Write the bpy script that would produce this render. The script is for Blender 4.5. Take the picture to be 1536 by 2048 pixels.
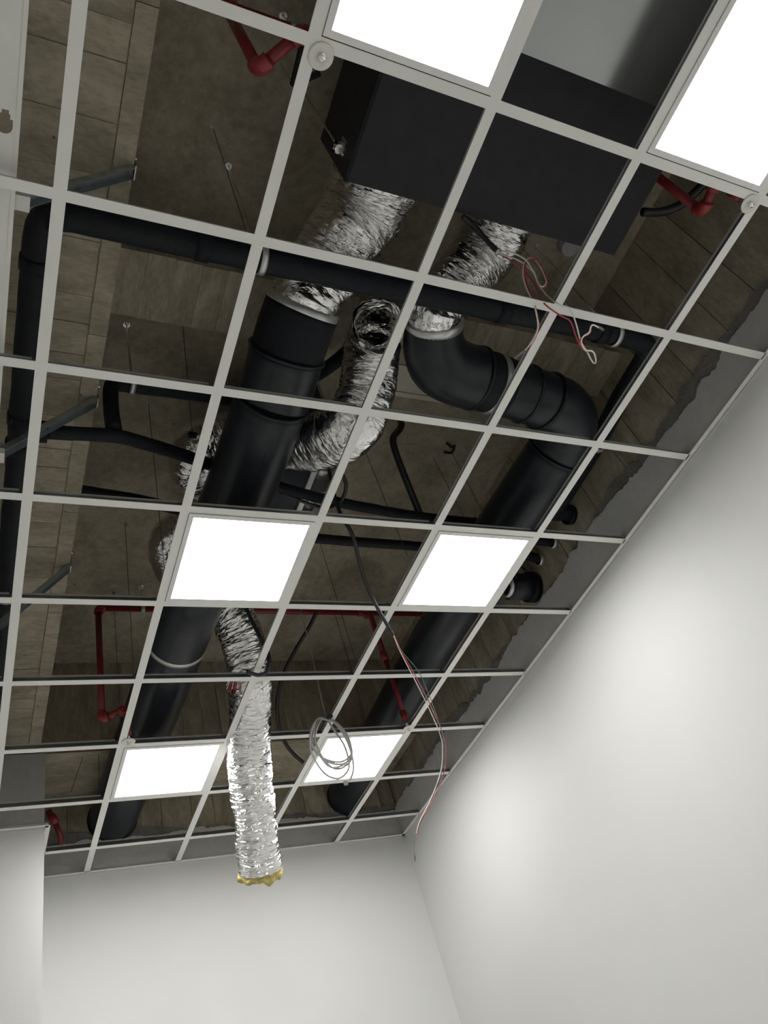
import bpy, math, random
from mathutils import Vector, Matrix, noise
random.seed(7)
S = bpy.context.scene
COL = S.collection
for o in list(bpy.data.objects): bpy.data.objects.remove(o)

# ------------------------------------------------------------------ camera
G = 3.9                      # height of the ceiling grid above the floor (m)
YAW, PIT, ROLL = 0.629283334, 0.739961591, -0.375810805
CAM = Vector((0.514633864, 0.165306595, -2.444123))      # relative to the grid plane
FPX = 1580.74
f_ = Vector((math.sin(YAW)*math.cos(PIT), math.cos(YAW)*math.cos(PIT), math.sin(PIT)))
r_ = Vector((math.cos(YAW), -math.sin(YAW), 0)); u_ = r_.cross(f_)
RT = r_*math.cos(ROLL) + u_*math.sin(ROLL); UP = u_*math.cos(ROLL) - r_*math.sin(ROLL)
cd = bpy.data.cameras.new('camera'); cam = bpy.data.objects.new('camera', cd); COL.objects.link(cam)
cd.sensor_fit = 'VERTICAL'; cd.sensor_height = 36; cd.sensor_width = 27; cd.lens = FPX/2048*36
cd.clip_start = 0.05; cd.clip_end = 60
cam.matrix_world = Matrix(((RT.x, UP.x, -f_.x, CAM.x), (RT.y, UP.y, -f_.y, CAM.y), (RT.z, UP.z, -f_.z, CAM.z+G), (0, 0, 0, 1)))
S.camera = cam
# ------------------------------------------------------------------ world, exposure
W = bpy.data.worlds.new('world'); S.world = W; W.use_nodes = True
W.node_tree.nodes['Background'].inputs[0].default_value = (0.5, 0.5, 0.5, 1)
W.node_tree.nodes['Background'].inputs[1].default_value = 0.0
S.view_settings.view_transform = 'Standard'; S.view_settings.look = 'None'
S.view_settings.exposure = 0.13; S.view_settings.gamma = 1; S.view_settings.use_curve_mapping = False
LED = 19.0
# The room: x 0..3.6 (right wall), y up to 5.76 (back wall). z below is relative to the grid plane.
SLAB, BEAM, XB = 1.23, 0.50, 0.80
XL, XR, YN, YB = -1.8, 3.6, -3.0, 5.76

# ------------------------------------------------------------------ photo pixel -> point
def ray(x, y): return (RT*((x-768)/FPX) + UP*(-(y-1024)/FPX) + f_)
def P(x, y, z=0.0):
    d = ray(x, y); return CAM + d*((z-CAM.z)/d.z)
def PX(x, y, v=XR):
    d = ray(x, y); return CAM + d*((v-CAM.x)/d.x)
def PY(x, y, v=YB):
    d = ray(x, y); return CAM + d*((v-CAM.y)/d.y)
def PP(lst): return [P(*a) for a in lst]

# ------------------------------------------------------------------ materials
def new_mat(name):
    m = bpy.data.materials.new(name); m.use_nodes = True
    nt = m.node_tree; return m, nt, nt.nodes['Principled BSDF']
def N(nt, t, **k):
    n = nt.nodes.new(t)
    for a, b in k.items():
        if a.startswith('i_'): n.inputs[a[2:].replace('_', ' ')].default_value = b
        else: setattr(n, a, b)
    return n
def plain(name, col, rough=0.5, metal=0.0, var=0.08, scale=9, bump=0.0, bscale=60, spec=0.5):
    m, nt, b = new_mat(name); L = nt.links.new
    tc = N(nt, 'ShaderNodeTexCoord'); n = N(nt, 'ShaderNodeTexNoise', i_Scale=scale, i_Detail=5)
    L(tc.outputs['Object'], n.inputs['Vector'])
    r = N(nt, 'ShaderNodeValToRGB')
    r.color_ramp.elements[0].position = .3; r.color_ramp.elements[1].position = .7
    r.color_ramp.elements[0].color = (*[c*(1-var) for c in col], 1); r.color_ramp.elements[1].color = (*[min(1, c*(1+var)) for c in col], 1)
    L(n.outputs['Fac'], r.inputs['Fac']); L(r.outputs['Color'], b.inputs['Base Color'])
    b.inputs['Roughness'].default_value = rough; b.inputs['Metallic'].default_value = metal
    b.inputs['Specular IOR Level'].default_value = spec
    if bump:
        n2 = N(nt, 'ShaderNodeTexNoise', i_Scale=bscale, i_Detail=4); L(tc.outputs['Object'], n2.inputs['Vector'])
        bp = N(nt, 'ShaderNodeBump', i_Strength=bump, i_Distance=.01); L(n2.outputs['Fac'], bp.inputs['Height']); L(bp.outputs['Normal'], b.inputs['Normal'])
    return m
def concrete(name, dark, light, stretch=(1, 1, 1), rnd=.25, bump=.35, pits=True):
    m, nt, b = new_mat(name); L = nt.links.new
    tc = N(nt, 'ShaderNodeTexCoord'); mp = N(nt, 'ShaderNodeMapping'); mp.inputs['Scale'].default_value = stretch
    oi = N(nt, 'ShaderNodeObjectInfo'); ad = N(nt, 'ShaderNodeVectorMath', operation='ADD')
    mu = N(nt, 'ShaderNodeMath', operation='MULTIPLY'); mu.inputs[1].default_value = 13.0
    L(oi.outputs['Random'], mu.inputs[0]); L(tc.outputs['Object'], ad.inputs[0]); L(mu.outputs[0], ad.inputs[1]); L(ad.outputs[0], mp.inputs['Vector'])
    n1 = N(nt, 'ShaderNodeTexNoise', i_Scale=3.0, i_Detail=9, i_Roughness=.68, i_Distortion=.4); n2 = N(nt, 'ShaderNodeTexNoise', i_Scale=26, i_Detail=8, i_Roughness=.7)
    L(mp.outputs[0], n1.inputs['Vector']); L(mp.outputs[0], n2.inputs['Vector'])
    mx = N(nt, 'ShaderNodeMix', data_type='FLOAT'); mx.inputs[0].default_value = .34
    L(n1.outputs['Fac'], mx.inputs[2]); L(n2.outputs['Fac'], mx.inputs[3])
    r = N(nt, 'ShaderNodeValToRGB'); r.color_ramp.elements[0].position = .38; r.color_ramp.elements[1].position = .62
    r.color_ramp.elements[0].color = (*dark, 1); r.color_ramp.elements[1].color = (*light, 1)
    L(mx.outputs[0], r.inputs['Fac'])
    mr = N(nt, 'ShaderNodeMapRange'); mr.inputs['To Min'].default_value = 1-rnd; mr.inputs['To Max'].default_value = 1+rnd*.6
    L(oi.outputs['Random'], mr.inputs['Value'])
    hs = N(nt, 'ShaderNodeHueSaturation'); L(r.outputs['Color'], hs.inputs['Color']); L(mr.outputs['Result'], hs.inputs['Value'])
    out = hs.outputs['Color']
    v = N(nt, 'ShaderNodeTexVoronoi', i_Scale=7); v.inputs['Randomness'].default_value = 1
    L(ad.outputs[0], v.inputs['Vector'])
    st = N(nt, 'ShaderNodeMath', operation='LESS_THAN'); st.inputs[1].default_value = .045
    L(v.outputs['Distance'], st.inputs[0])
    if pits:
        m2 = N(nt, 'ShaderNodeMix', data_type='RGBA'); L(st.outputs[0], m2.inputs[0]); L(out, m2.inputs[6]); m2.inputs[7].default_value = (*[c*.55 for c in dark], 1)
        out = m2.outputs[2]
    L(out, b.inputs['Base Color']); b.inputs['Roughness'].default_value = .85; b.inputs['Specular IOR Level'].default_value = .25
    bp = N(nt, 'ShaderNodeBump', i_Strength=bump, i_Distance=.02); L(n2.outputs['Fac'], bp.inputs['Height']); L(bp.outputs['Normal'], b.inputs['Normal'])
    return m
M = {}
M['slab'] = concrete('slab_concrete', (.25, .222, .163), (.48, .433, .332), (1, 1, 1), 0)
M['beam'] = concrete('beam_concrete', (.25, .222, .163), (.48, .433, .332), (1, 2.2, 1), .10)
M['board'] = concrete('board_marked_concrete', (.25, .222, .163), (.48, .433, .332), (3, 1.0, 1), .12)
M['wallcon'] = concrete('wall_concrete', (.25, .222, .163), (.48, .433, .332), (2, 2, .7), .10)
M['plaster'] = concrete('grey_skim_plaster', (.50, .50, .485), (.60, .60, .585), (1, 1, 1), 0, .1, False)
M['scratch'] = concrete('dark_scratch_coat', (.20, .20, .185), (.32, .32, .295), (2, 2, 2), 0, .8, False)
M['white'] = plain('white_wall_paint', (.72, .725, .71), .62, 0, .012, 1.2, .05, 220)
M['floor'] = plain('pale_floor', (.78, .77, .75), .5, 0, .03, 2)
M['tee'] = plain('white_tee_paint', (.86, .865, .835), .42, 0, .015, 6)
M['tee_web'] = plain('galvanised_tee_web', (.30, .31, .31), .33, .9, .1, 20)
M['tee_bulb'] = plain('bright_tee_bulb', (.62, .63, .62), .4, .4, .05, 20)
M['frame'] = plain('white_lamp_frame', (.86, .86, .84), .4, 0, .01)
M['chan'] = plain('white_coated_steel', (.84, .84, .80), .4, 0, .05, 5)
M['steel'] = plain('galvanised_steel', (.42, .46, .48), .38, .85, .15, 24, .05)
M['zinc'] = plain('bright_zinc', (.72, .73, .72), .26, 1.0, .08, 30)
M['band'] = plain('pale_metal_band', (.66, .67, .66), .36, .75, .06, 20)
M['duct'] = plain('dark_duct_jacket', (.015, .018, .024), .32, 0, .25, 7, .12, 40, .38)
M['rubber'] = plain('black_rubber_foam', (.009, .011, .015), .52, 0, .2, 12, .35, 140, .22)
M['hose'] = plain('black_hose', (.010, .011, .014), .42, 0, .1)
M['box_black'] = plain('black_insulation_sheet', (.028, .028, .032), .62, 0, .12, 14, .12, 300, .3)
M['box_blue'] = plain('dark_blue_insulation', (.020, .026, .038), .5, 0, .12, 8, .1, 200, .35)
M['sheet'] = plain('grey_sheet_metal', (.46, .48, .48), .22, .9, .05, 3)
M['red'] = plain('red_pipe_paint', (.21, .018, .022), .34, 0, .16, 14)
M['redfit'] = plain('red_fitting_paint', (.27, .026, .026), .30, 0, .14, 20)
M['plate'] = plain('cream_plastic', (.80, .79, .72), .35, 0, .02)
M['cream'] = plain('cream_board', (.62, .60, .50), .6, 0, .04)
M['wire_dark'] = plain('dark_wire', (.055, .055, .052), .5, .5, .1)
M['w_white'] = plain('white_cable_pvc', (.78, .77, .70), .4, 0, .02)
M['w_red'] = plain('red_cable_pvc', (.45, .045, .065), .4, 0, .04)
M['w_green'] = plain('green_cable_pvc', (.02, .12, .075), .4, 0, .04)
M['w_grey'] = plain('grey_cable_pvc', (.46, .45, .43), .45, 0, .03)
M['clearcap'] = plain('grey_cap', (.16, .16, .16), .25, 0, .1)
M['wool'] = plain('yellow_glass_wool', (.60, .49, .20), .95, 0, .35, 28, .9, 50, .1)
def led_mat():
    m, nt, b = new_mat('led_diffuser'); b.inputs['Base Color'].default_value = (.9, .9, .9, 1)
    b.inputs['Emission Color'].default_value = (1, .985, .955, 1); b.inputs['Emission Strength'].default_value = LED; return m
M['led'] = led_mat()
def foil_mat():
    m, nt, b = new_mat('aluminium_foil'); L = nt.links.new
    b.inputs['Base Color'].default_value = (.88, .88, .87, 1); b.inputs['Metallic'].default_value = 1
    uv = N(nt, 'ShaderNodeUVMap'); mp = N(nt, 'ShaderNodeMapping'); mp.inputs['Scale'].default_value = (8, 42, 1); mp.inputs['Rotation'].default_value = (0, 0, .05)
    L(uv.outputs[0], mp.inputs['Vector'])
    n1 = N(nt, 'ShaderNodeTexNoise', i_Scale=1.0, i_Detail=3, i_Distortion=.6); L(mp.outputs[0], n1.inputs['Vector'])
    v = N(nt, 'ShaderNodeTexVoronoi', i_Scale=1.0, feature='DISTANCE_TO_EDGE'); mp2 = N(nt, 'ShaderNodeMapping'); mp2.inputs['Scale'].default_value = (13, 34, 1)
    L(uv.outputs[0], mp2.inputs['Vector']); L(mp2.outputs[0], v.inputs['Vector'])
    mx = N(nt, 'ShaderNodeMix', data_type='FLOAT'); mx.inputs[0].default_value = .35
    L(n1.outputs['Fac'], mx.inputs[2]); L(v.outputs['Distance'], mx.inputs[3])
    bp = N(nt, 'ShaderNodeBump', i_Strength=1.0, i_Distance=.022); L(mx.outputs[0], bp.inputs['Height']); L(bp.outputs['Normal'], b.inputs['Normal'])
    b.inputs['Roughness'].default_value = .15
    return m
M['foil'] = foil_mat()

# ------------------------------------------------------------------ object helpers
ORG = {}
def link(o, parent=None, org=None):
    COL.objects.link(o)
    if parent: o.parent = parent
    ORG[o.name] = org if org is not None else Vector((0, 0, 0))
    return o
def tag(o, label=None, cat=None, group=None, kind=None):
    if label: o['label'] = label
    if cat: o['category'] = cat
    if group: o['group'] = group
    if kind: o['kind'] = kind
    return o
def thing(name, label, cat, loc, group=None):
    o = bpy.data.objects.new(name, None); o.empty_display_size = .05
    L = Vector(loc) + Vector((0, 0, G)); o.location = L; link(o, None, L)
    return tag(o, label, cat, group)
def mesh(name, vf, mat, parent=None, smooth=False, uv=None, base=None):
    """vf: verts relative to the grid plane. base: object origin for a top-level mesh."""
    vs, fs = vf
    off = Vector((0, 0, G))
    if parent is not None: org = ORG[parent.name]
    else: org = (Vector(base)+off) if base is not None else (sum((Vector(v) for v in vs), Vector())/len(vs) + off)
    me = bpy.data.meshes.new(name); me.from_pydata([tuple(Vector(v)+off-org) for v in vs], [], fs)
    if uv:
        l = me.uv_layers.new(name='UVMap')
        for i, lp in enumerate(me.loops): l.data[i].uv = uv[i]
    me.materials.append(M[mat])
    if smooth: me.polygons.foreach_set('use_smooth', [True]*len(me.polygons))
    me.update()
    o = bpy.data.objects.new(name, me)
    if parent is None: o.location = org
    return link(o, parent, org)
def join(*vfs):
    V, F = [], []
    for vs, fs in vfs:
        k = len(V); V += list(vs); F += [tuple(i+k for i in f) for f in fs]
    return V, F
def box(x0, x1, y0, y1, z0, z1):
    v = [(x, y, z) for z in (z0, z1) for y in (y0, y1) for x in (x0, x1)]
    return v, [(0, 2, 3, 1), (4, 5, 7, 6), (0, 1, 5, 4), (2, 6, 7, 3), (0, 4, 6, 2), (1, 3, 7, 5)]
def catmull(pts, n=8):
    pts = [Vector(p) for p in pts]
    if len(pts) < 3: return pts
    q = [pts[0]*2-pts[1]] + pts + [pts[-1]*2-pts[-2]]; out = []
    for i in range(1, len(q)-2):
        a, b, c, d = q[i-1:i+3]
        for k in range(n):
            t = k/n
            out.append(.5*((2*b) + (c-a)*t + (2*a-5*b+4*c-d)*t*t + (3*b-a-3*c+d)*t**3))
    return out + [q[-2]]
def resample(pts, step):
    out = [pts[0].copy()]; acc = 0.0
    for a, b in zip(pts, pts[1:]):
        L = (b-a).length
        while acc + L >= step:
            t = (step-acc)/L; a = a + (b-a)*t; L = (b-a).length; acc = 0; out.append(a.copy())
        acc += L
    if (out[-1]-pts[-1]).length > step*.3: out.append(pts[-1].copy())
    return out
def frames(pts):
    T = []
    for i in range(len(pts)):
        t = pts[min(i+1, len(pts)-1)] - pts[max(i-1, 0)]; T.append(t.normalized())
    a = T[0].orthogonal().normalized(); fr = []
    for i, t in enumerate(T):
        if i: a = (a - t*a.dot(t)).normalized()
        fr.append((t, a, t.cross(a)))
    return fr
def tube(pts, r, seg=12, caps=True, rf=None):
    fr = frames(pts); V, F = [], []
    for i, p in enumerate(pts):
        rr = r[i] if isinstance(r, (list, tuple)) else r
        for k in range(seg):
            th = 2*math.pi*k/seg; q = rr if rf is None else rf(i, th, rr)
            V.append(p + (fr[i][1]*math.cos(th) + fr[i][2]*math.sin(th))*q)
    for i in range(len(pts)-1):
        for k in range(seg):
            k2 = (k+1) % seg; F.append((i*seg+k, i*seg+k2, (i+1)*seg+k2, (i+1)*seg+k))
    if caps: F.append(tuple(range(seg-1, -1, -1))); F.append(tuple((len(pts)-1)*seg+k for k in range(seg)))
    return V, F
def cyl(a, b, r, seg=12): return tube([Vector(a), Vector(b)], r, seg)
def ring(c, axis, r0, r1, w, seg=40):
    """annular band: inner r0, outer r1, width w along axis"""
    axis = Vector(axis).normalized(); a = axis.orthogonal().normalized(); b = axis.cross(a); c = Vector(c); V, F = [], []
    prof = [(r0, -w/2), (r1, -w/2), (r1, w/2), (r0, w/2)]
    for k in range(seg):
        th = 2*math.pi*k/seg; d = a*math.cos(th)+b*math.sin(th)
        for (r, h) in prof: V.append(c + d*r + axis*h)
    for k in range(seg):
        for j in range(4):
            F.append((k*4+j, k*4+(j+1) % 4, ((k+1) % seg)*4+(j+1) % 4, ((k+1) % seg)*4+j))
    return V, F
def lathe(c, prof, seg=28, axis=(0, 0, 1)):
    axis = Vector(axis).normalized(); a = axis.orthogonal().normalized(); b = axis.cross(a); c = Vector(c); V, F = [], []
    for (r, h) in prof:
        for k in range(seg):
            th = 2*math.pi*k/seg; V.append(c + (a*math.cos(th)+b*math.sin(th))*r + axis*h)
    for i in range(len(prof)-1):
        for k in range(seg): F.append((i*seg+k, i*seg+(k+1) % seg, (i+1)*seg+(k+1) % seg, (i+1)*seg+k))
    return V, F
def struct(name, vf, mat, parent=None):
    o = mesh(name, vf, mat, parent)
    if parent is None: o['kind'] = 'structure'
    return o

# ================================================================== STRUCTURE
FZ = -G
struct('floor', box(XL-.2, XR+.2, YN-.2, YB+.2, FZ-.1, FZ), 'floor')
struct('ceiling', box(XL-.2, XR+.2, YN-.2, YB+.2, SLAB, SLAB+.15), 'slab')
struct('wall_right', box(XR, XR+.2, YN-.2, YB+.2, FZ, .01), 'white')
wru = struct('wall_right_upper', box(XR+.008, XR+.2, YN-.2, YB+.2, .01, SLAB), 'wallcon')
struct('wall_back', box(XL-.2, XR, YB, YB+.2, FZ, .01), 'white')
wbu = struct('wall_back_upper', box(XL-.2, XR, YB+.008, YB+.2, .01, SLAB), 'wallcon')
struct('wall_front', box(XL-.2, XR, YN-.2, YN, FZ, SLAB), 'white')
struct('wall_far_left', box(XL-.2, XL, YN, YB, FZ, SLAB), 'white')
CX, CY = .885, 5.06
struct('wall_left', box(XL, CX, CY, YB, FZ, .004), 'white')
wlu = struct('wall_left_upper', box(XL, CX-.003, CY+.003, YB, .004, BEAM), 'plaster')

def boards(parent, along, a0, a1, wmin, wmax, make, mat, gap=.0035):
    a = a0; src = 0
    while a < a1-.02:
        w = min(random.uniform(wmin, wmax), a1-a)
        d = random.uniform(.002, .008)
        mesh('board_imprint', make(a+gap/2, a+w-gap/2, d), mat, parent); a += w

# left beam (runs along y) with board imprints
bl = struct('beam_left', box(.20, .84, YN, YB, BEAM+.012, SLAB), 'beam')
boards(bl, 'y', -.2, CY, .10, .25, lambda a, b, d: box(.21, .772, a, b, BEAM+.012-d, BEAM+.014), 'beam')
boards(bl, 'y', -.3, CY, .7, 1.3, lambda a, b, d: box(.776, .845, a, b, BEAM+.006-d*.6, BEAM+.07), 'beam', .003)
# cross beam over the ducts
bx_ = struct('beam_cross', box(.84, XR+.01, 1.715, 2.01, XB+.012, SLAB), 'board')
boards(bx_, 'x', .845, XR, .10, .22, lambda a, b, d: box(a, b, 1.71+random.uniform(-.006, .004), 2.012+random.uniform(-.004, .008), XB+.012-d, XB+.014), 'board')
# cross beam before the back wall
b2 = struct('beam_back', box(.84, XR+.01, 5.10, YB+.01, BEAM+.012, SLAB), 'wallcon')
boards(b2, 'x', .845, XR, .10, .18, lambda a, b, d: box(a, b, 5.10-d, 5.102, BEAM+.012, SLAB), 'wallcon', .006)
boards(b2, 'x', .90, XR, .5, .9, lambda a, b, d: box(a, b, 5.092, YB, BEAM+.012-d*.7, BEAM+.014), 'beam', .004)
# formwork boards on the concrete of right and back walls
boards(wru, 'y', -.4, 5.09, .14, .32, lambda a, b, d: box(XR+.002-d*.5, XR+.01, a, b, .20, SLAB), 'wallcon', .005)
boards(wbu, 'x', .89, XR, .12, .26, lambda a, b, d: box(a, b, YB+.002-d*.5, YB+.01, .16, BEAM+.01), 'wallcon', .005)

def jagged(t, base, amp, sd):
    v = base + amp*1.1*noise.noise(Vector((t*1.7, sd, 0))) + amp*.6*abs(noise.noise(Vector((t*6.3, sd, 3)))) + amp*.35*noise.noise(Vector((t*15+2*math.sin(t*9), sd, 7))) + amp*.16*noise.noise(Vector((t*47, sd, 9)))
    return v
def jag_strip(t0, t1, step, base, amp, sd, pt, thick):
    V, F = [], []; n = int((t1-t0)/step)
    for i in range(n+1):
        t = t0+(t1-t0)*i/n; z = jagged(t, base, amp, sd)
        V += [pt(t, .002, thick), pt(t, z, thick), pt(t, z+.004, 0), pt(t, .002, 0)]
    for i in range(n):
        for j in range(3): F.append((i*4+j, (i+1)*4+j, (i+1)*4+j+1, i*4+j+1))
    return V, F
ptR = lambda t, z, th: (XR-th, t, z)
ptB = lambda t, z, th: (t, YB-th, z)
mesh('scratch_coat', jag_strip(-.5, YB, .012, .272, .08, 1.3, ptR, .010), 'scratch', wru)
mesh('plaster_skim', jag_strip(-.5, YB, .012, .225, .055, 4.7, ptR, .018), 'plaster', wru)
mesh('scratch_coat', jag_strip(CX, XR, .012, .25, .06, 8.3, ptB, .010), 'scratch', wbu)
mesh('plaster_skim', jag_strip(CX, XR, .012, .205, .04, 2.9, ptB, .018), 'plaster', wbu)

# wall angles (L trim) round the grid
def angle_y(x, y0, y1, s): return join(box(min(x, x+s*.030), max(x, x+s*.030), y0, y1, -.002, .001), box(min(x, x+s*.0025), max(x, x+s*.0025), y0, y1, -.002, .026))
def angle_x(y, x0, x1, s): return join(box(x0, x1, min(y, y+s*.030), max(y, y+s*.030), -.002, .001), box(x0, x1, min(y, y+s*.0025), max(y, y+s*.0025), -.002, .026))
TW, TZ = .019, -.003
struct('trim_1', angle_y(XR, YN, YB, -1), 'tee')
struct('trim_2', angle_x(YB, CX, XR, -1), 'tee')
struct('trim_3', angle_x(CY, XL, CX+.02, -1), 'tee')
struct('trim_4', angle_y(CX, CY-.02, YB, 1), 'tee')

# ================================================================== CEILING GRID
grid = thing('ceiling_grid', 'white exposed T-bar ceiling grid of open square cells without tiles', 'ceiling grid', (0, 0, 0))
def flange(x0, x1, y0, y1): return box(x0, x1, y0, y1, -.002, .001)
def web_y(x, y0, y1): return box(x-.0008, x+.0008, y0, y1, .001, .033)
def web_x(y, x0, x1): return box(x0, x1, y-.0008, y+.0008, .001, .033)
def bulb_y(x, y0, y1): return box(x-.0038, x+.0038, y0, y1, .032, .040)
def bulb_x(y, x0, x1): return box(x0, x1, y-.0038, y+.0038, .032, .040)
for a in range(-2, 6):
    x = a*.6; y1 = CY-.003 if x < CX else YB-.02
    t = mesh('main_tee', flange(x-TW, x+TW, YN+.01, y1), 'tee', grid)
    mesh('web', web_y(x, YN+.01, y1), 'tee_web', t); mesh('bulb', bulb_y(x, YN+.01, y1), 'tee_bulb', t)
proto = mesh('cross_tee', flange(.019, .581, -.0175, .0175), 'tee', grid)
protow = mesh('web', web_x(0, .006, .594), 'tee_web', proto); protob = mesh('bulb', bulb_x(0, .03, .57), 'tee_bulb', proto)
first = True
for b in range(-4, 10):
    for a in range(-3, 6):
        if b == 9 and a == 1:
            t = mesh('cross_tee', flange(CX+.003, 1.181, 5.4-.0175, 5.4+.0175), 'tee', grid); mesh('web', web_x(5.4, CX+.003, 1.194), 'tee_web', t); mesh('bulb', bulb_x(5.4, CX+.003, 1.17), 'tee_bulb', t); continue
        if b == 9 and a < 1: continue
        if first: t = proto; first = False
        else:
            t = proto.copy(); link(t, grid, ORG[proto.name]); 
            for src in (protow, protob): link(src.copy(), t, ORG[proto.name])
        t.location = (a*.6, b*.6, 0)

# ================================================================== LED PANELS
def led_panel(cx, cy, label):
    t = thing('led_panel', label, 'ceiling light', (cx, cy, .001), 'square LED panels in the ceiling grid')
    h, i = .279, .258
    V, F = [], []
    mesh('frame', join(box(cx-h, cx+h, cy-h, cy-i, -.006, .018), box(cx-h, cx+h, cy+i, cy+h, -.006, .018), box(cx-h, cx-i, cy-i, cy+i, -.006, .018), box(cx+i, cx+h, cy-i, cy+i, -.006, .018), box(cx-h, cx+h, cy-h, cy+h, .010, .020)), 'frame', t)
    mesh('diffuser', box(cx-i, cx+i, cy-i, cy+i, -.003, .0095), 'led', t)
    return t
for (a, b, lab) in [
    (2, 0, 'lit square LED panel beside the round sprinkler plate under the black air handling unit'),
    (4, 0, 'lit square LED panel by the red elbow and sheet metal body near the wall'),
    (2, 4, 'lit square LED panel hiding the middle of the straight black duct'),
    (4, 4, 'lit square LED panel beside the black pipe stubs that enter the side wall'),
    (2, 7, 'lit square LED panel beside the hanging foil duct with torn yellow end'),
    (4, 7, 'lit square LED panel behind the hanging coil of grey cable')]:
    led_panel(a*.6+.3, b*.6+.3, lab)

# ================================================================== AIR HANDLING UNIT
ax0, ax1, ay0, ay1, az0, az1 = 1.60, 2.935, -.75, 1.105, .50, .93
ahu = thing('air_handling_unit', 'large box-shaped air handling unit, black insulated end and grey sheet metal body', 'air conditioner', (2.2, .3, az0))
mesh('insulated_section', box(ax0, ax1, .46, ay1, az0, az1), 'box_black', ahu)
mesh('metal_body', box(ax0+.004, ax1-.004, ay0, .462, .17, az1-.004), 'sheet', ahu)
mesh('seam_strip', box(ax0-.003, ax0+.012, .485, ay1+.002, az0-.003, az0+.012), 'rubber', ahu)
mesh('drain_foot', lathe((2.72, 1.13, az0+.03), [(0, 0), (.045, .0), (.05, .02), (.05, .05), (0, .05)], 20), 'clearcap', ahu)
# side bracket and threaded rod
br = thing('hanger_rod', 'threaded steel hanger rod with bracket on the side of the black air handling unit', 'hanger rod', (ax0-.035, .93, az0+.1))
hx, hy = P(668, 300, .62).x, P(668, 300, .62).y
hx = ax0-.03; hy = P(668, 292, .60).y
mesh('rod', cyl((hx, hy, .52), (hx, hy, SLAB), .0045, 10), 'zinc', br, True)
mesh('bracket', join(box(hx-.02, hx+.032, hy-.022, hy-.010, .595, .60), box(hx-.02, hx+.032, hy+.010, hy+.022, .595, .60), box(hx-.02, hx-.008, hy-.022, hy+.022, .595, .60), box(hx+.024, hx+.031, hy-.03, hy+.03, .595, .66)), 'zinc', br)
mesh('washer', lathe((hx, hy, .578), [(.004, 0), (.02, 0), (.02, .004), (.013, .004), (.013, .014), (.004, .014)], 6), 'zinc', br)

# ================================================================== FOIL FLEX DUCTS
def foil_tube(name, parent, pts, r, seg=84, step=.007, sd=0.0, crink=1.0, rscale=None):
    c = resample(catmull(pts, 24), step); n = len(c); fr = frames(c)
    V, F, UVv = [], [], []
    for i, p in enumerate(c):
        s = i*step
        base = r if rscale is None else r*rscale(i/(n-1))
        for k in range(seg):
            th = 2*math.pi*k/seg
            d = fr[i][1]*math.cos(th)+fr[i][2]*math.sin(th)
            ph = s/.034 - th/(2*math.pi)
            rid = abs(math.sin(math.pi*ph))**.6
            q = Vector((math.cos(th)*1.6, math.sin(th)*1.6, s*27+sd))
            q2 = Vector((math.cos(th)*5+9, math.sin(th)*5, s*85+sd*3))
            q3 = Vector((math.cos(th)*1.1, math.sin(th)*1.1, s*7+sd*5))
            rr = base*(1 - .020*rid) + crink*(.0075*noise.noise(q) + .0032*noise.noise(q2) + .012*noise.noise(q3))
            V.append(p + d*rr)
    uv = []
    for i in range(n-1):
        for k in range(seg):
            k2 = (k+1) % seg
            F.append((i*seg+k, i*seg+k2, (i+1)*seg+k2, (i+1)*seg+k))
            u0, u1 = k/seg*2*math.pi*r, (k+1)/seg*2*math.pi*r
            uv += [(u0, i*step), (u1, i*step), (u1, (i+1)*step), (u0, (i+1)*step)]
    return mesh(name, (V, F), 'foil', parent, False, uv), c, fr

q0, q1 = P(604, 618, .50), P(590, 655, .475)
qa = (q1-q0).normalized()
d1 = [P(748, 372, .70), P(730, 420, .675), P(690, 475, .63), P(648, 540, .575), q0-qa*.06, q0+qa*.02]
d1[0].y = ay1-.03
fl1 = thing('flexible_duct', 'crinkled foil flexible duct from black air handling unit into the straight black duct', 'flexible duct', d1[2])
foil_tube('foil_jacket', fl1, d1, .165, sd=1.0, rscale=lambda t: 1.10-.18*t)
mesh('spigot', ring(Vector((d1[0].x, ay1+.012, d1[0].z)), (0, 1, 0), .14, .172, .03), 'zinc', fl1)

k0, k1 = P(868, 645, .48), P(868, 690, .47)
ka = (k1-k0).normalized()
d2 = [P(1000, 455, .70), P(970, 505, .67), P(922, 560, .60), P(890, 595, .545), k0-ka*.06, k0+ka*.02]
d2[0].y = ay1-.03
fl2 = thing('flexible_duct', 'crinkled foil flexible duct from black air handling unit to the black elbow', 'flexible duct', d2[2])
foil_tube('foil_jacket', fl2, d2, .15, sd=5.0, rscale=lambda t: 1.03-.22*t)
mesh('spigot', ring(Vector((d2[0].x, ay1+.012, d2[0].z)), (0, 1, 0), .13, .156, .03), 'zinc', fl2)

fA = [P(757, 650, .42), P(750, 660, .51), P(744, 705, .52), P(738, 755, .46), P(726, 805, .37), P(693, 858, .30), P(628, 884, .42), P(560, 880, .66), P(490, 872, .80), P(420, 882, .82), P(390, 914, .82), P(402, 948, .84), P(460, 965, .88)]
flA = thing('flexible_duct', 'crinkled foil flexible duct with an open end, bending behind the straight black duct', 'flexible duct', fA[3])
foil_tube('foil_jacket', flA, fA, .135, sd=11.0, rscale=lambda t: .86+.17*min(1, t*4))
foil_tube('inner_liner', flA, [fA[0]+(fA[0]-fA[1])*.05, fA[0]+(fA[1]-fA[0])*.5, fA[1], fA[1]+(fA[2]-fA[1])*.5], .088, sd=17.0, crink=1.6, rscale=lambda t: 1.25-.25*min(1, t*4))

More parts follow.
